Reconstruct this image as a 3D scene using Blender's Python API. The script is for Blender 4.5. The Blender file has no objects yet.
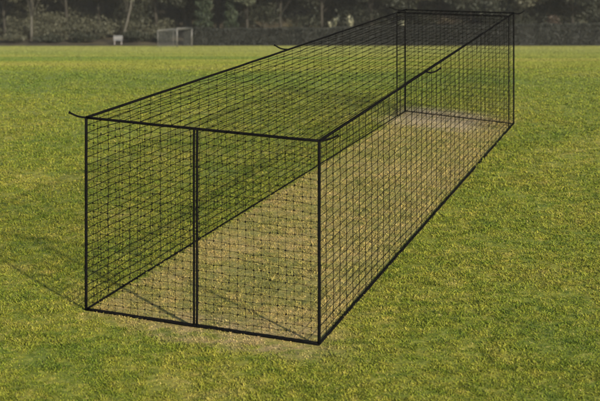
import bpy, bmesh, math, random
import numpy as np
from mathutils import Vector, noise as mnoise

random.seed(7); rng = np.random.default_rng(7)
scene = bpy.context.scene
COL = scene.collection
R = math.radians

# ------------------------------------------------------------------ camera
F, CH, YH = 1500.0, 6.93, -130.0           # focal length (px of a 600 px frame), camera height, horizon row
cam = bpy.data.cameras.new('camera'); camo = bpy.data.objects.new('camera', cam); COL.objects.link(camo)
cam.sensor_width = 36; cam.lens = F / 600 * 36
camo.location = (0, 0, CH); camo.rotation_euler = (R(90), 0, 0)
cam.shift_y = -(200.5 - YH) / 600
cam.clip_start = 0.5; cam.clip_end = 2000
cam.dof.use_dof = True; cam.dof.focus_distance = 27; cam.dof.aperture_fstop = 1.65
scene.camera = camo

# ------------------------------------------------------------------ terrain profile
YF, YR, YHEDGE = 44.0, 60.0, 150.0
ZH = CH - (46 - YH) / F * YHEDGE
SL = -ZH / (YHEDGE - (YF + YR) / 2)
def gz(Y):
    Y = np.asarray(Y, float)
    t = np.clip((Y - YF) / (YR - YF), 0, 1)
    z = -SL * (YR - YF) * t * t / 2 - SL * np.clip(Y - YR, 0, YHEDGE - YR)
    z = z + 0.22 * np.clip(Y - 158, 0, 60) ** 1.0
    return z
def at(x, y, lo=15.0, hi=156.0):
    """the point of the ground seen at photo pixel (x, y)"""
    for _ in range(60):
        m = (lo + hi) / 2
        if YH + F * (CH - float(gz(m))) / m > y: lo = m
        else: hi = m
    Y = (lo + hi) / 2
    return Vector(((x - 300) * Y / F, Y, float(gz(Y))))

# ------------------------------------------------------------------ materials
def new_mat(name):
    m = bpy.data.materials.new(name); m.use_nodes = True
    nt = m.node_tree; b = nt.nodes['Principled BSDF']
    return m, nt, b
def N(nt, t, **kw):
    n = nt.nodes.new(t)
    for k, v in kw.items(): setattr(n, k, v)
    return n
def math_node(nt, op, a, b=None, clamp=False):
    n = N(nt, 'ShaderNodeMath', operation=op); n.use_clamp = clamp
    for i, v in enumerate((a, b)):
        if v is None: continue
        if isinstance(v, (int, float)): n.inputs[i].default_value = v
        else: nt.links.new(v, n.inputs[i])
    return n.outputs[0]
def ramp(nt, fac, stops):
    n = N(nt, 'ShaderNodeValToRGB'); e = n.color_ramp.elements
    while len(e) > 1: e.remove(e[-1])
    for i, (p, c) in enumerate(stops):
        el = e[0] if i == 0 else e.new(p)
        el.position = p; el.color = (*c, 1) if len(c) == 3 else c
    nt.links.new(fac, n.inputs[0]); return n.outputs[0]
def mix(nt, fac, a, b, typ='MIX'):
    n = N(nt, 'ShaderNodeMix', data_type='RGBA', blend_type=typ)
    for i, v in ((0, fac), (6, a), (7, b)):
        if isinstance(v, (int, float)): n.inputs[i].default_value = v
        elif isinstance(v, tuple): n.inputs[i].default_value = (*v, 1)
        else: nt.links.new(v, n.inputs[i])
    return n.outputs[2]
def noise_tex(nt, vec, scale, detail=4, rough=.55, sc=None):
    if sc:
        mp = N(nt, 'ShaderNodeMapping'); mp.inputs['Scale'].default_value = sc
        nt.links.new(vec, mp.inputs[0]); vec = mp.outputs[0]
    n = N(nt, 'ShaderNodeTexNoise'); n.inputs['Scale'].default_value = scale
    n.inputs['Detail'].default_value = detail; n.inputs['Roughness'].default_value = rough
    nt.links.new(vec, n.inputs['Vector']); return n.outputs[0]
def smooth(nt, v, a, b, lo=0., hi=1.):
    n = N(nt, 'ShaderNodeMapRange', interpolation_type='SMOOTHSTEP')
    nt.links.new(v, n.inputs[0])
    for i, x in zip((1, 2, 3, 4), (a, b, lo, hi)): n.inputs[i].default_value = x
    return n.outputs[0]

# ------------------------------------------------------------------ cage corners (measured)
CORN = {}
for key, (x, yb, yt) in {'fl': (86.2, 310, 117.5), 'fr': (319.2, 344.5, 141), 'rr': (513.7, 124, 13), 'rl': (405.2, 111.5, 9.8)}.items():
    g = at(x, yb); CORN[key] = (Vector((g.x, g.y, 0)), (yb - yt) * g.y / F)
def cage(u, v, w):
    """u across (0 left), v along (0 front), w up (0..1)"""
    p = Vector((0, 0, 0)); h = 0
    for key, wt in (('fl', (1-u)*(1-v)), ('fr', u*(1-v)), ('rr', u*v), ('rl', (1-u)*v)):
        p += CORN[key][0] * wt; h += CORN[key][1] * wt
    p.z = 0.012 + w * (h - 0.012); return p
ORG = CORN['fl'][0]
EU = CORN['fr'][0] - ORG; EV = CORN['rl'][0] - ORG
det = EU.x * EV.y - EU.y * EV.x
_d = CORN['rr'][0] - ORG; UR = (EV.y * _d.x - EV.x * _d.y) / det; VR = (-EU.y * _d.x + EU.x * _d.y) / det
UA = (EV.y / det, -EV.x / det); VA = (-EU.y / det, EU.x / det)

# turf colour as a node group, shared by the soil and the blades
def turf_group():
    g = bpy.data.node_groups.new('turf_colour', 'ShaderNodeTree')
    g.interface.new_socket('Color', in_out='OUTPUT', socket_type='NodeSocketColor')
    out = N(g, 'NodeGroupOutput'); geo = N(g, 'ShaderNodeNewGeometry'); P = geo.outputs['Position']
    sep = N(g, 'ShaderNodeSeparateXYZ'); g.links.new(P, sep.inputs[0])
    X, Y = sep.outputs[0], sep.outputs[1]
    flat = N(g, 'ShaderNodeCombineXYZ'); g.links.new(X, flat.inputs[0]); g.links.new(Y, flat.inputs[1]); FV = flat.outputs[0]
    n1 = noise_tex(g, FV, .42, 4, .6, (1, .8, 1))
    n2 = noise_tex(g, FV, 2.6, 5, .65)
    n3 = noise_tex(g, FV, 1.0, 3, .5, (.035, .11, 1))
    n4 = noise_tex(g, FV, 9, 3, .6)
    n5 = noise_tex(g, FV, 3.6, 5, .68)
    s = math_node(g, 'ADD', math_node(g, 'MULTIPLY', n1, .55), math_node(g, 'MULTIPLY', n2, .45))
    near = ramp(g, s, [(.34, (.070, .095, .012)), (.45, (.110, .123, .014)), (.55, (.146, .140, .019)), (.66, (.192, .162, .038))])
    far = ramp(g, n3, [(.36, (.074, .108, .020)), (.47, (.112, .131, .020)), (.55, (.144, .146, .026)), (.66, (.174, .158, .036))])
    far = mix(g, .18, far, near)
    far = mix(g, smooth(g, Y, 62, 120, 0., .6), far, (.158, .152, .050))
    fm = smooth(g, Y, 30, 62)
    c = mix(g, fm, near, far)
    mot = ramp(g, n5, [(.33, (.55, .66, .50)), (.44, (.85, .91, .8)), (.54, (1.06, 1.05, 1.0)), (.66, (1.35, 1.24, 1.25))])
    c = mix(g, smooth(g, Y, 75, 35), c, mix(g, 1., c, mot, 'MULTIPLY'))
    # straw flecks
    st = math_node(g, 'MULTIPLY', smooth(g, n4, .56, .70), smooth(g, Y, 80, 35)); c = mix(g, math_node(g, 'MULTIPLY', st, .42), c, (.26, .205, .065))
    # worn turf inside the cage
    xo = math_node(g, 'SUBTRACT', X, float(ORG.x)); yo = math_node(g, 'SUBTRACT', Y, float(ORG.y))
    u = math_node(g, 'ADD', math_node(g, 'MULTIPLY', xo, UA[0]), math_node(g, 'MULTIPLY', yo, UA[1]))
    v = math_node(g, 'ADD', math_node(g, 'MULTIPLY', xo, VA[0]), math_node(g, 'MULTIPLY', yo, VA[1]))
    ua = u
    u = math_node(g, 'DIVIDE', u, math_node(g, 'ADD', math_node(g, 'MULTIPLY', v, float(UR - 1)), 1.))
    v = math_node(g, 'DIVIDE', v, math_node(g, 'ADD', math_node(g, 'MULTIPLY', ua, float(VR - 1)), 1.))
    wob = math_node(g, 'MULTIPLY', math_node(g, 'SUBTRACT', n2, .5), .14)
    u2 = math_node(g, 'ADD', u, wob); v2 = math_node(g, 'ADD', v, math_node(g, 'MULTIPLY', wob, .25))
    def box(a, b, lo, hi, soft, axis):
        return math_node(g, 'MULTIPLY', smooth(g, axis, lo - soft, lo + soft), smooth(g, axis, hi - soft, hi + soft, 1., 0.))
    inside = math_node(g, 'MULTIPLY', box(0, 1, .015, .985, .03, u2), box(0, 1, -.012, 1.02, .015, v2))
    w1 = smooth(g, math_node(g, 'ADD', math_node(g, 'MULTIPLY', n1, .5), math_node(g, 'MULTIPLY', n2, .5)), .40, .62,   .5, 1.)
    c = mix(g, math_node(g, 'MULTIPLY', inside, math_node(g, 'MULTIPLY', w1, .8)), c, mix(g, 1., (.250, .178, .070), mix(g, .6, (1., 1., 1.), mot), 'MULTIPLY'))
    # bare earth along the front rope and at the far end
    fr = math_node(g, 'MULTIPLY', box(0, 1, .30, 1.06, .18, u2), box(0, 1, -.035, .035, .018, v2))
    c = mix(g, math_node(g, 'MULTIPLY', fr, smooth(g, n2, .38, .62, .08, .68)), c, (.235, .165, .085))
    bk = math_node(g, 'MULTIPLY', box(0, 1, -.06, .75, .16, u2), box(0, 1, .90, 1.045, .03, v2))
    c = mix(g, math_node(g, 'MULTIPLY', bk, smooth(g, n2, .3, .55, .35, .8)), c, (.27, .205, .125))
    # leaf litter at the edge of the field and under the trees
    lit = smooth(g, math_node(g, 'ADD', Y, math_node(g, 'MULTIPLY', math_node(g, 'SUBTRACT', n3, .5), 10.)), 146.5, 150)
    litc = ramp(g, n1, [(.35, (.022, .019, .013)), (.5, (.036, .029, .019)), (.65, (.06, .05, .026))])
    c = mix(g, lit, c, litc)
    g.links.new(c, out.inputs[0]); return g
TURF = turf_group()
def mat_ground():
    m, nt, b = new_mat('turf_soil'); gn = N(nt, 'ShaderNodeGroup'); gn.node_tree = TURF
    geo = N(nt, 'ShaderNodeNewGeometry')
    n = noise_tex(nt, geo.outputs['Position'], 9, 6, .7)
    n2 = noise_tex(nt, geo.outputs['Position'], 45, 3, .7)
    nt.links.new(mix(nt, 1., gn.outputs[0], ramp(nt, n, [(.3, (.55, .55, .5)), (.65, (1.1, 1.1, 1.05))]), 'MULTIPLY'), b.inputs['Base Color'])
    b.inputs['Roughness'].default_value = .95; b.inputs['Specular IOR Level'].default_value = .1
    bp = N(nt, 'ShaderNodeBump'); bp.inputs['Strength'].default_value = .8; bp.inputs['Distance'].default_value = .05
    nt.links.new(math_node(nt, 'ADD', n, math_node(nt, 'MULTIPLY', n2, .4)), bp.inputs['Height']); nt.links.new(bp.outputs[0], b.inputs['Normal'])
    return m
def mat_blades():
    m, nt, b = new_mat('grass_blades'); gn = N(nt, 'ShaderNodeGroup'); gn.node_tree = TURF
    at_ = N(nt, 'ShaderNodeAttribute', attribute_name='tint'); t = at_.outputs['Fac']
    mul = ramp(nt, t, [(0, (.76, .85, .7)), (.35, (.95, 1.0, .88)), (.7, (1.10, 1.08, 1.02)), (.9, (1.16, 1.11, 1.1))])
    c = mix(nt, 1., gn.outputs[0], mul, 'MULTIPLY')
    c = mix(nt, math_node(nt, 'MULTIPLY', smooth(nt, t, .88, .95), .7), c, (.27, .215, .075))
    nt.links.new(c, b.inputs['Base Color']); b.inputs['Roughness'].default_value = .6
    b.inputs['Specular IOR Level'].default_value = .06
    tr = N(nt, 'ShaderNodeBsdfTranslucent'); nt.links.new(c, tr.inputs[0])
    ms = N(nt, 'ShaderNodeMixShader'); ms.inputs[0].default_value = .25
    nt.links.new(b.outputs[0], ms.inputs[1]); nt.links.new(tr.outputs[0], ms.inputs[2])
    nt.links.new(ms.outputs[0], nt.nodes['Material Output'].inputs[0])
    return m
def mat_leaf(name, dark, light, scale=1.2, trans=.2):
    m, nt, b = new_mat(name); at_ = N(nt, 'ShaderNodeAttribute', attribute_name='tint')
    geo = N(nt, 'ShaderNodeNewGeometry'); n = noise_tex(nt, geo.outputs['Position'], scale, 3)
    f = math_node(nt, 'ADD', math_node(nt, 'MULTIPLY', at_.outputs['Fac'], .5), math_node(nt, 'MULTIPLY', n, .5))
    c = ramp(nt, f, [(.25, dark), (.75, light)])
    nt.links.new(c, b.inputs['Base Color']); b.inputs['Roughness'].default_value = .65; b.inputs['Specular IOR Level'].default_value = .2
    tr = N(nt, 'ShaderNodeBsdfTranslucent'); nt.links.new(c, tr.inputs[0])
    ms = N(nt, 'ShaderNodeMixShader'); ms.inputs[0].default_value = trans
    nt.links.new(b.outputs[0], ms.inputs[1]); nt.links.new(tr.outputs[0], ms.inputs[2])
    nt.links.new(ms.outputs[0], nt.nodes['Material Output'].inputs[0])
    return m
def mat_plain(name, c1, c2, scale, rough=.7, spec=.3, bump=0.):
    m, nt, b = new_mat(name); tc = N(nt, 'ShaderNodeTexCoord')
    n = noise_tex(nt, tc.outputs['Object'], scale, 5, .6)
    nt.links.new(ramp(nt, n, [(.35, c1), (.65, c2)]), b.inputs['Base Color'])
    b.inputs['Roughness'].default_value = rough; b.inputs['Specular IOR Level'].default_value = spec
    if bump:
        bp = N(nt, 'ShaderNodeBump'); bp.inputs['Strength'].default_value = bump; bp.inputs['Distance'].default_value = .01
        nt.links.new(n, bp.inputs['Height']); nt.links.new(bp.outputs[0], b.inputs['Normal'])
    return m
M = dict(
    soil=mat_ground(), blades=mat_blades(),
    twine=mat_plain('black_twine', (.002, .002, .002), (.005, .0045, .004), 30, .9, .0),
    rope=mat_plain('black_rope', (.0015, .0015, .0015), (.004, .004, .004), 60, .9, .0, .6),
    bark=mat_plain('bark', (.012, .011, .008), (.024, .021, .016), 3, .9, .1, .8),
    pale_bark=mat_plain('pale_bark', (.03, .028, .021), (.055, .05, .039), 2.5, .85, .1, .6),
    paint=mat_plain('weathered_white_paint', (.045, .042, .034), (.075, .07, .057), 2, .5, .4),
    board=mat_plain('pale_board', (.05, .05, .048), (.075, .075, .07), 3, .6, .3),
    wood=mat_plain('grey_wood', (.10, .09, .08), (.19, .17, .15), 5, .8, .2),
    goalnet=mat_plain('grey_net_cord', (.035, .035, .03), (.06, .06, .055), 5, .8, .2),
    hedge=mat_leaf('hedge_leaf', (.009, .0098, .007), (.017, .018, .012), .5),
    dark=mat_leaf('dark_leaf', (.010, .0115, .006), (.018, .0195, .010), .5),
    olive=mat_leaf('olive_leaf', (.026, .027, .015), (.047, .045, .026), .6),
    grey=mat_leaf('grey_green_leaf', (.030, .035, .018), (.056, .060, .034), .8),
    conifer=mat_leaf('conifer_leaf', (.008, .013, .007), (.022, .030, .013), .8),
    rust=mat_leaf('rust_leaf', (.018, .013, .008), (.036, .025, .015), .8),
    pale=mat_leaf('pale_leaf', (.16, .16, .09), (.34, .32, .21), 1.5, .3),
)

# ------------------------------------------------------------------ object helpers
def link(name, me, mat, parent=None):
    o = bpy.data.objects.new(name, me); COL.objects.link(o)
    if mat: me.materials.append(mat)
    if parent is not None:
        o.parent = parent
        o.location = -Vector(parent.location) if parent['built_in_world'] else (0, 0, 0)
    return o
def tag(o, label=None, cat=None, group=None, kind=None):
    for k, v in (('label', label), ('category', cat), ('group', group), ('kind', kind)):
        if v: o[k] = v
    return o
def empty(name, loc, label, cat, group=None, world=True):
    o = bpy.data.objects.new(name, None); COL.objects.link(o); o.location = loc; o.empty_display_size = .3
    o['built_in_world'] = world
    return tag(o, label, cat, group)
def pymesh(name, V, Fc, smooth_=False):
    me = bpy.data.meshes.new(name); me.from_pydata([tuple(v) for v in V], [], Fc)
    if smooth_: me.polygons.foreach_set('use_smooth', [True] * len(me.polygons))
    me.update(); return me
class Mesh:
    def __init__(s): s.V = []; s.F = []
    def tube(s, pts, r, sides=6, r_end=None, cap=True):
        pts = [Vector(p) for p in pts]; n = len(pts); base = len(s.V)
        td = (pts[-1] - pts[0]).normalized(); up = Vector((1, 0, 0)) if abs(td.z) > .7 else Vector((0, 0, 1))
        for i, p in enumerate(pts):
            d = (pts[min(i+1, n-1)] - pts[max(i-1, 0)]).normalized()
            a = d.cross(up)
            if a.length < 1e-3: a = d.cross(Vector((0, 1, 0)))
            a.normalize(); b = a.cross(d)
            rr = r if r_end is None else r + (r_end - r) * i / (n - 1)
            for k in range(sides):
                t = 2 * math.pi * k / sides
                s.V.append(p + a * math.cos(t) * rr + b * math.sin(t) * rr)
        for i in range(n - 1):
            for k in range(sides):
                k2 = (k + 1) % sides
                s.F.append((base+i*sides+k, base+i*sides+k2, base+(i+1)*sides+k2, base+(i+1)*sides+k))
        if cap:
            s.F.append(tuple(base + k for k in range(sides))[::-1]); s.F.append(tuple(base + (n-1)*sides + k for k in range(sides)))
    def knot(s, p, r):
        b = len(s.V); p = Vector(p)
        for d in ((1,0,0),(-1,0,0),(0,1,0),(0,-1,0),(0,0,1),(0,0,-1)): s.V.append(p + Vector(d) * r * random.uniform(.8, 1.2))
        s.F += [(b+i, b+j, b+k) for i, j, k in ((0,2,4),(2,1,4),(1,3,4),(3,0,4),(2,0,5),(1,2,5),(3,1,5),(0,3,5))]
    def box(s, c, sx, sy, sz, rot=0):
        b = len(s.V); c = Vector(c); ca, sa = math.cos(rot), math.sin(rot)
        for z in (-1, 1):
            for x, y in ((-1,-1),(1,-1),(1,1),(-1,1)):
                X, Y = x*sx/2, y*sy/2
                s.V.append(c + Vector((X*ca - Y*sa, X*sa + Y*ca, z*sz/2)))
        s.F += [(b,b+3,b+2,b+1),(b+4,b+5,b+6,b+7)] + [(b+i, b+(i+1)%4, b+4+(i+1)%4, b+4+i) for i in range(4)]
    def build(s, name, mat, parent=None, smooth_=False): return link(name, pymesh(name, s.V, s.F, smooth_), mat, parent)

# ------------------------------------------------------------------ ground
def build_ground():
    ys = np.concatenate([np.arange(-60, 16, 6.), np.arange(16, 52, .5), np.arange(52, 64, 1.), np.arange(64, 230, 2.), np.arange(230, 310, 20.)])
    xs = np.concatenate([np.arange(-160, -40, 20.), np.arange(-40, -12, 2.), np.arange(-12, 14, .5), np.arange(14, 42, 2.), np.arange(42, 170, 20.)])
    XX, YY = np.meshgrid(xs, ys); ZZ = gz(YY)
    near = (YY < 60)
    ZZ = ZZ + np.where(near, .012 * np.sin(XX * 1.7 + YY * .6) * np.sin(YY * 1.1 - XX * .4), 0) - .012
    V = np.stack([XX, YY, ZZ], -1).reshape(-1, 3); nx = len(xs)
    Fc = [(j*nx+i, j*nx+i+1, (j+1)*nx+i+1, (j+1)*nx+i) for j in range(len(ys)-1) for i in range(nx-1)]
    o = link('ground', pymesh('ground', V, Fc, True), M['soil'])
    tag(o, 'sunlit mown sports field of yellow green grass falling away to the trees', 'ground', kind='structure')
build_ground()

# value noise in numpy
_perm = rng.random((256, 256))
def vnoise(x, y, s):
    x = x * s; y = y * s; xi = np.floor(x).astype(int); yi = np.floor(y).astype(int); fx = x - xi; fy = y - yi
    fx = fx*fx*(3-2*fx); fy = fy*fy*(3-2*fy)
    g = lambda a, b: _perm[a % 256, b % 256]
    return (g(xi, yi)*(1-fx) + g(xi+1, yi)*fx)*(1-fy) + (g(xi, yi+1)*(1-fx) + g(xi+1, yi+1)*fx)*fy

def mesh_np(name, V, nper, faces_local, mat, tint=None, parent=None):
    """V (k, nper, 3) repeated elements, each with the same faces"""
    k = V.shape[0]; me = bpy.data.meshes.new(name)
    me.vertices.add(k * nper); me.vertices.foreach_set('co', V.reshape(-1).astype(np.float32))
    base = (np.arange(k) * nper)[:, None]
    loops = np.concatenate([base + np.array(f)[None, :] for f in faces_local], 1).reshape(-1)
    sizes = np.tile([len(f) for f in faces_local], k)
    me.loops.add(len(loops)); me.loops.foreach_set('vertex_index', loops.astype(np.int32))
    me.polygons.add(len(sizes)); me.polygons.foreach_set('loop_start', (np.cumsum(sizes) - sizes).astype(np.int32))
    me.polygons.foreach_set('loop_total', sizes.astype(np.int32))
    if tint is not None:
        a = me.attributes.new('tint', 'FLOAT', 'POINT'); a.data.foreach_set('value', np.repeat(tint, nper).astype(np.float32))
    me.update(calc_edges=True)
    return link(name, me, mat, parent)

# ------------------------------------------------------------------ grass
def build_grass():
    Xs, Ys, Bs = [], [], []
    edges = [18.6, 21, 24, 27, 30, 34, 38, 43, 48, 54, 60, 68, 76, 86, 98, 112, 128, 149]
    for y0, y1 in zip(edges[:-1], edges[1:]):
        hw = .2 * y1 + 1.6; area = 2 * hw * (y1 - y0); ym = (y0 + y1) / 2
        nb = 6 if ym < 34 else 5
        dens = 420 * (20 / ym) ** 1.75
        n = int(area * dens)
        x = rng.uniform(-hw, hw, n); y = rng.uniform(y0, y1, n); size = (y / 20) ** .78
        cl = vnoise(x, y, 4.5) * .6 + vnoise(x + 31, y, 1.3) * .4
        keep = rng.random(n) < np.clip(.35 + cl * 1.1, 0, 1)
        x, y, cl, size = x[keep], y[keep], cl[keep], size[keep]
        sz = np.repeat(size, nb)
        ox = np.repeat(x, nb) + rng.normal(0, .030, len(sz)) * sz; oy = np.repeat(y, nb) + rng.normal(0, .030, len(sz)) * sz
        Xs.append(ox); Ys.append(oy); Bs.append(np.stack([np.repeat(cl, nb), sz, np.repeat(rng.random(len(x)), nb)], 1))
    x = np.concatenate(Xs); y = np.concatenate(Ys); B = np.concatenate(Bs); cl, size, tr = B.T
    # sparse and short where the turf is worn
    u = (x - ORG.x) * UA[0] + (y - ORG.y) * UA[1]; v = (x - ORG.x) * VA[0] + (y - ORG.y) * VA[1]
    u, v = u / (1 + (UR - 1) * v), v / (1 + (VR - 1) * u)
    ins = (u > 0) & (u < 1) & (v > -.02) & (v < 1.02)
    worn = np.where(ins, .6, 1.) * np.where((v > -.04) & (v < .03) & (u > .35) & (u < 1.05), .6, 1) * np.where((v > .92) & (v < 1.04) & (u > -.05) & (u < .7), .5, 1)
    keep = rng.random(len(x)) < worn + .1
    x, y, cl, size, worn, tr = x[keep], y[keep], cl[keep], size[keep], worn[keep], tr[keep]
    n = len(x); a = rng.uniform(0, 2*math.pi, n); az = rng.uniform(0, 2*math.pi, n)
    L = rng.uniform(.028, .062, n) * (.45 + 1.0 * cl) * size ** .6 * (.5 + .5 * worn) * (1 - .5 * np.clip((y - 38) / 30, 0, 1)); lean = rng.uniform(.8, 2.1, n)
    w = rng.uniform(.0045, .0105, n) * size ** .9
    wx, wy = np.cos(a) * w, np.sin(a) * w; dx, dy = np.cos(az), np.sin(az)
    z0 = gz(y) + .012 * np.sin(x * 1.7 + y * .6) * np.sin(y * 1.1 - x * .4) * (y < 60) - .016
    V = np.zeros((n, 5, 3))
    h1, d1 = L * .6 * np.cos(lean * .5), L * .6 * np.sin(lean * .5); h2, d2 = h1 + L * .5 * np.cos(lean * 1.2), d1 + L * .5 * np.sin(lean * 1.2)
    for i, (sx, d, h) in enumerate(((-1, 0, 0), (1, 0, 0), (.8, d1, h1), (-.8, d1, h1), (0, d2, h2))):
        V[:, i, 0] = x + sx * wx + dx * d; V[:, i, 1] = y + sx * wy + dy * d; V[:, i, 2] = z0 + h
    tint = np.clip(rng.random(n) * .36 + .58 * tr + (.5 - cl) * .2 + (1 - worn) * .25, 0, 1)
    tint = .5 + (tint - .5) * (1 - .65 * np.clip((y - 34) / 36, 0, 1))
    o = mesh_np('grass', V, 5, [(0, 1, 2, 3), (3, 2, 4)], M['blades'], tint)
    tag(o, 'short clumpy lawn grass with straw coloured flecks covering the field', 'grass', kind='stuff')
build_grass()

# ------------------------------------------------------------------ netting cage
def build_cage():
    g0 = (CORN['fl'][0] + CORN['fr'][0]) / 2
    root = empty('netting_cage', (g0.x, g0.y, 0), 'long black netting practice cage standing on the worn turf', 'netting cage')
    def net(name, pos, us, vs, ru, rv, kr, jit, sag=0., kprob=1.):
        """pos(a, b) -> point; strands along a at every b and the other way round, tied at knots"""
        m = Mesh(); na, nb = len(us), len(vs); G = {}
        amp = [random.uniform(.3, 1.4) * sag for _ in vs]; ph = [random.uniform(0, 6.28) for _ in vs]
        for i, a in enumerate(us):
            for j, b in enumerate(vs):
                p = pos(a, b)
                edge = i in (0, na-1) or j in (0, nb-1)
                if not edge:
                    q = Vector((random.gauss(0, 1), random.gauss(0, 1), random.gauss(0, 1))) * jit
                    q.z += amp[j] * math.sin(a * 11 + ph[j]) + .5 * amp[j] * math.sin(a * 27 + 2.2 * ph[j])
                    p = p + q
                G[i, j] = p
        if rv:
            for j in range(1, nb-1): m.tube([G[i, j] for i in range(na)], rv, 4, cap=False)
        if ru:
            for i in range(1, na-1): m.tube([G[i, j] for j in range(nb)], ru, 4, cap=False)
        if kr:
            for i in range(1, na-1):
                for j in range(1, nb-1):
                    if random.random() < kprob: m.knot(G[i, j], kr * random.uniform(.75, 1.25))
        return m.build(name, M['twine'], root)
    lin = lambda n: [i / n for i in range(n + 1)]
    # mesh columns along the length: pulled wider towards the far end
    vs = [0.]; 
    while vs[-1] < 1: vs.append(vs[-1] + (1/50) * (1 - vs[-1]) + (1/30) * vs[-1])
    vs = [v / vs[-1] for v in vs]
    us_w = lin(30); ws = lin(24); rf = lin(21)
    net('front_net', lambda a, b: cage(a, 0, b), us_w, lin(25), .0025, .0030, .0150, .006, .012)
    net('side_net', lambda a, b: cage(1, a, b), vs, ws, .0055, .0058, .008, .005, .004)
    net('side_net', lambda a, b: cage(0, a, b), vs, ws, .0036, .0062, .0140, .008, .006)
    net('roof_net', lambda a, b: cage(b, a, 1), vs, rf,   .0018, .0046, .0140, .008, .006)
    net('rear_net', lambda a, b: cage(a, 1, b), lin(24), lin(24), .0036, .0024, .008, .004, .003)
    vp = PANEL_V
    net('impact_panel', lambda a, b: cage(a, vp, b), lin(30), lin(30), .0044, .0032, .009, .004, .003)
    def rope(name, p, q, r, n=14, sag=.012, mat='rope'):
        m = Mesh(); pts = []
        for i in range(n + 1):
            t = i / n; c = p.lerp(q, t); c = c + Vector((random.gauss(0, .0012), random.gauss(0, .0012), random.gauss(0, .0012) - sag * 4 * t * (1 - t)))
            pts.append(c)
        m.tube(pts, r, 8); return m.build(name, M[mat], root, True)
    c = cage
    r = .021
    for u in (0, 1):
        rope('edge_rope', c(u, 0, 0), c(u, 0, 1), r + .003, 10, 0)
        rope('edge_rope', c(u, 1, 0), c(u, 1, 1), r + .002, 10, 0)
        rope('edge_rope', c(u, 0, 1), c(u, 1, 1), r + .002, 30, .01)
        rope('edge_rope', c(u, 0, 0), c(u, 1, 0), r - .004 if u == 0 else r, 30, 0)
    rope('edge_rope', c(0, 0, 0), c(1, 0, 0), .027, 16, 0); rope('edge_rope', c(0, 0, 1), c(1, 0, 1), .022, 16, .004)
    rope('edge_rope', c(0, 1, 0), c(1, 1, 0), .014, 12, 0); rope('edge_rope', c(0, 1, 1), c(1, 1, 1), r, 12, .004)
    # lacing cord running beside the right top edge
    rope('lacing_cord', c(.985, 0, 1) + Vector((0, 0, .01)), c(.995, 1, 1), .005, 30, .012)
    # hem of the hanging impact panel
    for u in (0, 1): rope('panel_hem', c(u, vp, 0), c(u, vp, 1), .020 if u == 0 else .017, 10, 0)
    rope('panel_hem', c(0, vp, 1), c(1, vp, 1), .020, 12, .004)
    # the slit of the entrance: two hems side by side
    for px in (194.0, 197.0):
        def u_at(px):
            A, B = CORN['fl'][0], CORN['fr'][0]; k = (px - 300) / F
            return (k * A.y - A.x) / ((B.x - A.x) - k * (B.y - A.y))
        u = u_at(px); rope('entrance_hem', c(u, 0, 0) + Vector((0, -.01, 0)), c(u, 0, 1) + Vector((0, -.01, 0)), .018, 12, 0)
    # loose tie cords at the corners and half way along
    def tie(u, v, dx, dz, curl):
        p = c(u, v, 1); m = Mesh(); pts = []
        for i in range(9):
            t = i / 8; pts.append(p + Vector((dx * t, -.02 * t, dz * t ** 1.0 + curl * math.sin(math.pi * t))))
        m.tube(pts, .017, 8, .015)
        m.tube([pts[-1], pts[-1] + Vector((dx * .08, 0, dz * .1))], .022, 8)
        return m.build('tie_cord', M['rope'], root, True)
    s = lambda v, u: cage(u, v, 1).y / F
    tie(0, 0, -16 * s(0, 0), 5 * s(0, 0), -.02)
    tie(1, 0, 18 * s(0, 1), 5.5 * s(0, 1), -.015)
    def v_at(px, u):
        A = CORN['fl' if u == 0 else 'fr'][0]; B = CORN['rl' if u == 0 else 'rr'][0]; k = (px - 300) / F
        return (k * A.y - A.x) / ((B.x - A.x) - k * (B.y - A.y))
    v = v_at(288, 0); tie(0, v, -13 * s(v, 0), 4 * s(v, 0), -.03)
    v = v_at(425, 1); tie(1, v, 15 * s(v, 1), 3 * s(v, 1), -.05)
    tie(0, 1, -15 * s(1, 0), 2.5 * s(1, 0), -.04)
    tie(1, 1, 10 * s(1, 1), 2.0 * s(1, 1), -.05)
def v_of(px, u):
    A = CORN['fl' if u == 0 else 'fr'][0]; B = CORN['rl' if u == 0 else 'rr'][0]; k = (px - 300) / F
    return (k * A.y - A.x) / ((B.x - A.x) - k * (B.y - A.y))
PANEL_V = (v_of(397.8, 0) + v_of(508.3, 1)) / 2
build_cage()

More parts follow.
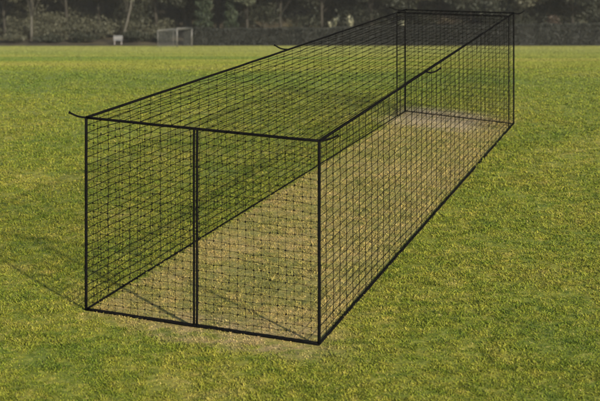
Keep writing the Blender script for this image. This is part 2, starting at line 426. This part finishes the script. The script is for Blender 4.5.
# ------------------------------------------------------------------ goal
def build_goal():
    A = at(177, 47.2); B = at(191.7, 46.7); K = A + Vector((-1.55, -2.2, 0)); K.z = float(gz(K.y))
    sc = F / A.y; H = 18.8 / sc
    dv = K - A; dv.z = 0
    root = empty('football_goal', A, 'weathered white football goal with box net at the far edge of the field', 'goal')
    def bar(name, p, q, r): m = Mesh(); m.tube([p, p.lerp(q, .5), q], r, 8); return m.build(name, M['paint'], root, True)
    up = Vector((0, 0, H)); A2 = Vector(K); B2 = B + dv; B2.z = float(gz(B2.y))
    bar('upright', A, A + up, .062); bar('upright', B, B + up, .062)
    bar('crossbar', A + up, B + up, .055)
    tA = Vector((A2.x, A2.y, 0)) + Vector((0, 0, K.z + H - .22)); tB = Vector((B2.x, B2.y, B2.z + H - .22))
    bar('top_stay', A + up, tA, .035); bar('top_stay', B + up, tB, .035)
    bar('rear_stay', tA, A2, .03); bar('rear_stay', tB, B2, .03); bar('rear_bar', tA, tB, .035)
    m = Mesh()
    def sheet(a, b, c_, d, n, k):
        for i in range(n + 1):
            t = i / n; m.tube([a.lerp(b, t), d.lerp(c_, t)], .006, 3, cap=False)
        for i in range(k + 1):
            t = i / k; m.tube([a.lerp(d, t), b.lerp(c_, t)], .006, 3, cap=False)
    sheet(A, A2, tA, A + up, 10, 10); sheet(B, B2, tB, B + up, 10, 10); sheet(tA, tB, B + up, A + up, 20, 10); sheet(A2, B2, tB, tA, 20, 10)
    m.build('goal_net', M['goalnet'], root)
build_goal()

def build_board():
    Y = 151.; X = (118 - 300) * Y / F; z = float(gz(Y)); k = Y / F
    root = empty('notice_board', (X, Y, z), 'small pale board on two posts under the trees left of the goal', 'board', world=False)
    m = Mesh(); m.box((0, 0, 6.7 * k), 9.2 * k, .05, 5.2 * k); m.build('panel', M['board'], root)
    m = Mesh(); m.box((0, -.035, 6.9 * k), 9.4 * k, .03, .5 * k); m.build('rail', M['wood'], root)
    for s in (-1, 1): m = Mesh(); m.box((s * 3.4 * k, .06, 4.4 * k), .07, .07, 9 * k); m.build('post', M['wood'], root)
build_board()

# ------------------------------------------------------------------ vegetation
def leaf_cloud(centres, radii, counts, size, flat=.5, shell=.55):
    """leaf faces through a set of ellipsoids -> V (n,4,3)"""
    P = []
    for c, r, n in zip(centres, radii, counts):
        d = rng.normal(size=(n, 3)); d /= np.linalg.norm(d, axis=1)[:, None]
        rad = shell + (1 - shell) * rng.random(n) ** .6
        P.append(np.array(c) + d * rad[:, None] * np.array(r))
    return leaves_at(np.concatenate(P), size)
def leaves_at(P, size):
    n = len(P); a = rng.normal(size=(n, 3)); a /= np.linalg.norm(a, axis=1)[:, None]
    b = rng.normal(size=(n, 3)); b -= (b * a).sum(1)[:, None] * a; b /= np.linalg.norm(b, axis=1)[:, None]
    s = size * rng.uniform(.6, 1.35, n)[:, None]; c = np.cross(a, b)
    V = np.stack([P - a * s * .5, P + b * s * .32 + c * s * .12, P + a * s * .5, P - b * s * .32 + c * s * .12], 1)
    return V
LF = [(0, 1, 2, 3)]

def broad_tree(x, Y, height, crown_r, low, label, leafmat, barkmat='bark', lean=0., n=6600, leaf=.3, trunk_r=.2, group=None, name='tree'):
    z = float(gz(Y)); root = empty(name, (x, Y, z), label, 'tree', group, world=False)
    m = Mesh(); top = Vector((lean * height * .6, 0, height * .7))
    pts = [Vector((0, 0, -.2)).lerp(top, i / 6) + Vector((random.gauss(0, .06), random.gauss(0, .06), 0)) * (i > 0) for i in range(7)]
    m.tube(pts, trunk_r, 9, trunk_r * .4)
    blobs = []
    for k in range(15):
        t = random.uniform(.25, 1); ang = random.uniform(0, 6.283)
        zc = low + (height - low) * t; rr = crown_r * (1 - .55 * abs(t - .42)) * random.uniform(.35, .85)
        st = pts[min(6, max(2, int(t * 6)))]
        end = Vector((st.x + math.cos(ang) * rr, st.y + math.sin(ang) * rr, zc))
        mid = st.lerp(end, .5) + Vector((0, 0, .25))
        m.tube([st, mid, end], trunk_r * .3, 5, trunk_r * .08)
        blobs.append((end, (crown_r * random.uniform(.34, .52), crown_r * random.uniform(.34, .52), crown_r * random.uniform(.26, .42))))
    m.build('trunk', M[barkmat], root, True)
    V = leaf_cloud([b[0] for b in blobs], [b[1] for b in blobs], [n // 15] * 15, leaf)
    mesh_np('crown', V, 4, LF, M[leafmat], rng.random(len(V)), root)
    return root
def conifer(x, Y, height, r, label, group=None, n=5200):
    z = float(gz(Y)); root = empty('conifer_tree', (x, Y, z), label, 'tree', group, world=False)
    m = Mesh(); m.tube([(0, 0, -.2), (0.02, 0, height * .5), (0, 0, height)], .16, 8, .03); m.build('trunk', M['bark'], root, True)
    t = rng.random(n) ** .8; ang = rng.uniform(0, 6.283, n)
    lay = .8 + .28 * np.sin(t * 55 + np.sin(ang * 3) * 1.2)
    rr = r * (np.clip(1.08 - t, .02, 1) ** .6) * lay * (.45 + .55 * rng.random(n) ** .5)
    P = np.stack([np.cos(ang) * rr, np.sin(ang) * rr, .35 + t * height], 1)
    V = leaves_at(P, .26); mesh_np('crown', V, 4, LF, M['conifer'], rng.random(n), root); return root
def shrub(x, Y, w, h, label, mat, n=1500, leaf=.22, name='shrub'):
    z = float(gz(Y)); root = empty(name, (x, Y, z), label, 'shrub', world=False)
    m = Mesh(); bl = []
    for k in range(7):
        ang = random.uniform(0, 6.283); e = Vector((math.cos(ang) * w * .3, math.sin(ang) * w * .3, h * random.uniform(.35, .72)))
        m.tube([(0, 0, -.1), e * .5 + Vector((0, 0, .1)), e], .035, 5, .012); bl.append((e, (w * .3, w * .3, h * .3)))
    m.build('stem', M['bark'], root)
    V = leaf_cloud([b[0] for b in bl], [b[1] for b in bl], [n // 7] * 7, leaf, shell=.3)
    V[:, :, 2] = np.maximum(V[:, :, 2], 0)
    mesh_np('foliage', V, 4, LF, M[mat], rng.random(len(V)), root); return root
def strap_plant(x, Y, h0, h1, w, label, n=70):
    """tall plant with pale upright strap leaves above a short stem"""
    z = float(gz(Y)); root = empty('strap_leaved_shrub', (x, Y, z), label, 'shrub', world=False)
    m = Mesh()
    stems = [(random.uniform(-w, w) * .42, random.uniform(-.4, .4), random.uniform(h0 - .2, h0 + .35)) for _ in range(4)]
    for sx, sy, sz in stems: m.tube([(sx * .6, sy * .6, -.1), (sx * .8, sy, sz * .5), (sx, sy, sz)], .06, 6, .045)
    m.build('stem', M['bark'], root, True)
    V = np.zeros((n, 5, 3))
    for i in range(n):
        sx, sy, sz = stems[i % 4]; a = random.uniform(0, 6.283); L = random.uniform(.6, 1.) * (h1 - h0) * .8; k = random.uniform(.1, .9)
        d = np.array([math.cos(a), math.sin(a), 0]); s = np.array([-math.sin(a), math.cos(a), 0]) * .055
        b = np.array([sx, sy, sz]); mid = b + d * L * .35 * k + np.array([0, 0, L * .6]); tip = b + d * L * .75 * k + np.array([0, 0, L * (1 - .55 * k)])
        V[i] = [b - s, b + s, mid + s, mid - s, tip]
    mesh_np('leaves', V, 5, [(0, 1, 2, 3), (3, 2, 4)], M['pale'], rng.random(n), root); return root

def build_hedge():
    Y = 151.2; x0, x1 = (184 - 300) * Y / F, (640 - 300) * Y / F; z = float(gz(Y))
    root = empty('hedge', ((x0 + x1) / 2, Y, z), 'long dense dark hedge along the far edge of the field behind the cage', 'hedge')
    n = 26000; x = rng.uniform(x0, x1, n)
    hx = 1.62 + .75 * np.clip((x - x0) / (x1 - x0) - .25, 0, 1) + .16 * (vnoise(x, x * 0, .8) - .5)
    f = rng.random(n); side = rng.random(n)
    yy = np.where(side < .55, -.75 + .18 * rng.random(n), rng.uniform(-.75, .75, n)); zz = np.where(side < .55, rng.random(n) * hx, hx * (1 - .06 * f))
    bulge = .12 * (vnoise(x, zz, 1.1) - .5)
    P = np.stack([x, Y + yy + bulge, z + zz], 1)
    V = leaves_at(P, .2); V[:, :, 2] = np.maximum(V[:, :, 2], z)
    mesh_np('foliage', V, 4, LF, M['hedge'], rng.random(n), root)
    m = Mesh(); 
    ns = 60
    for i in range(ns):
        xa = x0 + (x1 - x0) * i / ns; xb = x0 + (x1 - x0) * (i + 1) / ns
        h = 1.5 + .75 * max(0, min(1, (i / ns) - .25)) + random.uniform(-.06, .06)
        m.box(((xa + xb) / 2, Y, z + h / 2), (xb - xa) * .98, 1.15 + random.uniform(-.1, .1), h)
    m.build('branches', M['hedge'], root)
build_hedge()

k = 150 / F
def px(x, Y): return (x - 300) * Y / F
# the wood behind, which reads as one dark mass
def build_wood():
    for name, xa, xb, mat, lab in (('woodland', -18, 52, 'dark', 'dark mass of woodland foliage filling the background behind the hedge'),
                                   ('woodland', -50, -15, 'olive', 'brownish olive woodland undergrowth filling the background left of the hedge')):
        cs, rs, ns = [], [], []
        for i in range(int((xb - xa) * 5.5)):
            Y = random.uniform(159 if xa < -20 else 157, 180); x = random.uniform(xa, xb); zg = float(gz(Y))
            hgt = random.uniform(.2, 1) ** 1.3 * 7.5; cs.append((x, Y, zg + hgt)); rs.append((random.uniform(1.4, 2.8), random.uniform(1.2, 2.2), random.uniform(1.0, 2.2))); ns.append(620)
        if xa < -20:
            for i in range(75):
                Y = random.uniform(155, 162); x = random.uniform(-38, xb + 1); cs.append((x, Y, float(gz(Y)) + random.uniform(.3, 1.5))); rs.append((random.uniform(.9, 1.9), 1., random.uniform(.6, 1.2))); ns.append(260)
        V = leaf_cloud(cs, rs, ns, .24, shell=.25)
        tag(mesh_np(name, V, 4, LF, M[mat], rng.random(len(V))), lab, 'woodland', kind='stuff')
build_wood()
LOW = 1.0
broad_tree(px(4, 156), 156, 9.5, 3.2, 3.0, 'olive tree with sunlit leaf sprays in the top left corner of the photo', 'olive', trunk_r=.17)
broad_tree(px(31, 154), 154, 10.5, 2.6, 3.6, 'tree with a straight pale trunk near the left edge of the field', 'grey', 'pale_bark', trunk_r=.16)
broad_tree(px(66, 160), 160, 10.5, 3.4, 2.2, 'olive broadleaf tree between the pale trunk and the leaning trunk', 'olive')
broad_tree(px(98, 158), 158, 10, 3.0, 2.4, 'dull brown green tree directly above the pale notice board', 'olive', trunk_r=.22)
broad_tree(px(122, 155), 155, 9.5, 2.8, 3.4, 'tree with a pale leaning trunk between the notice board and the goal', 'grey', 'pale_bark', lean=.28, trunk_r=.15)
broad_tree(px(155, 159), 159, 10, 3.2, 1.8, 'olive tree standing just behind the left end of the goal', 'olive')
broad_tree(px(184, 158), 158, 10, 2.8, 1.6, 'dark broadleaf tree behind the right post of the goal', 'dark')
conifer(px(203, 155), 155, 9, 1.1, 'narrow dark conifer at the left end of the hedge')
conifer(px(231, 154.5), 154.5, 9, .8, 'slimmer dark conifer between two grey green trees above the hedge')
broad_tree(px(218, 157), 157, 9, 1.7, 1.4, 'grey green tree framed between the two narrow conifers', 'grey', n=3000, leaf=.3)
broad_tree(px(247, 155), 155, 9, 1.9, 1.2, 'light grey green tree right of the slimmer conifer', 'grey', n=3400, leaf=.3)
for x_, Y_, mt, lb in ((280, 158, 'dark', 'dark tree right of the light grey green tree, above the middle tie cord'),
                       (322, 159, 'dark', 'dark tree behind the pale strap leaved clump'),
                       (372, 157, 'dark', 'dark tree behind the far left corner of the cage'),
                       (420, 159, 'olive', 'dark olive tree behind the rear net of the cage'),
                       (470, 157, 'dark', 'dark tree behind the right half of the rear net'),
                       (520, 159, 'olive', 'dark olive tree behind the far right corner of the cage'),
                       (572, 157, 'dark', 'dark tree above the hedge near the right edge of the photo'),
                       (612, 159, 'olive', 'dark olive tree at the far right end of the hedge')):
    broad_tree(px(x_, Y_), Y_, 10 + random.uniform(-1, 1), 3.4, .9, lb, mt, n=7000)
shrub(px(553, 153.4), 153.4, 1.5, 2.9, 'rust tinged shrub showing over the hedge right of the cage', 'rust')
shrub(px(583, 153.4), 153.4, 1.7, 2.8, 'olive shrub showing over the hedge near the right edge', 'olive')
strap_plant(px(333, 153), 153, 1.5, 2.9, .9, 'left clump of pale strap leaves rising above the hedge', 60)
strap_plant(px(349, 153.2), 153.2, 1.5, 3.1, 1.1, 'fuller right clump of pale strap leaves rising above the hedge', 80)
strap_plant(px(402, 153), 153, 1.5, 2.7, .5, 'small pale strap leaved plant behind the rear left corner of the cage', 30)
for x_, Y_, w, h, mt, lb in ((14, 153, 2.4, 1.0, 'olive', 'low olive bush at the left edge of the photo'), (48, 152.6, 2.8, .8, 'dark', 'low dark bush under the straight pale trunk'),
                          (85, 153, 2.6, 1.1, 'dark', 'dark rounded bush left of the notice board'), (138, 153, 3.0, 1.3, 'dark', 'dark rounded bush between notice board and goal'),
                          (166, 153.4, 2.6, 1.5, 'dark', 'dark bush right behind the goal net')):
    shrub(px(x_, Y_), Y_, w, h, lb, mt)

# ------------------------------------------------------------------ air
def build_haze():
    m = bpy.data.materials.new('air'); m.use_nodes = True; nt = m.node_tree; nt.nodes.remove(nt.nodes['Principled BSDF'])
    v = N(nt, 'ShaderNodeVolumePrincipled'); v.inputs['Color'].default_value = (.9, .86, .74, 1); v.inputs['Density'].default_value = .00013
    v.inputs['Anisotropy'].default_value = 0.; nt.links.new(v.outputs[0], nt.nodes['Material Output'].inputs['Volume'])
    b = Mesh(); b.box((0, 125, .5), 340, 400, 30); o = b.build('haze', m)
    tag(o, 'thin pale air between the camera and the trees', 'haze', kind='stuff')
build_haze()

# ------------------------------------------------------------------ light
sun_to = Vector((3.48, -5.5, 3.0)).normalized()
sun = bpy.data.lights.new('sun', 'SUN'); so = bpy.data.objects.new('sun', sun); COL.objects.link(so)
sun.energy = 4.0; sun.angle = R(1.4); sun.color = (1, .93, .80)
so.rotation_euler = sun_to.to_track_quat('Z', 'Y').to_euler(); so.location = (20, -30, 40)
w = bpy.data.worlds.new('World'); scene.world = w; w.use_nodes = True
nt = w.node_tree; bg = nt.nodes['Background']; sky = N(nt, 'ShaderNodeTexSky', sky_type='NISHITA')
sky.sun_disc = False; sky.sun_elevation = math.asin(sun_to.z); sky.sun_rotation = math.atan2(sun_to.x, sun_to.y)
nt.links.new(sky.outputs[0], bg.inputs[0]); bg.inputs[1].default_value = .09
scene.view_settings.view_transform = 'Standard'; scene.view_settings.look = 'None'
scene.view_settings.gamma = 1; scene.view_settings.use_curve_mapping = False
scene.view_settings.exposure = 1.6
for o in bpy.data.objects:
    if 'built_in_world' in o: del o['built_in_world']
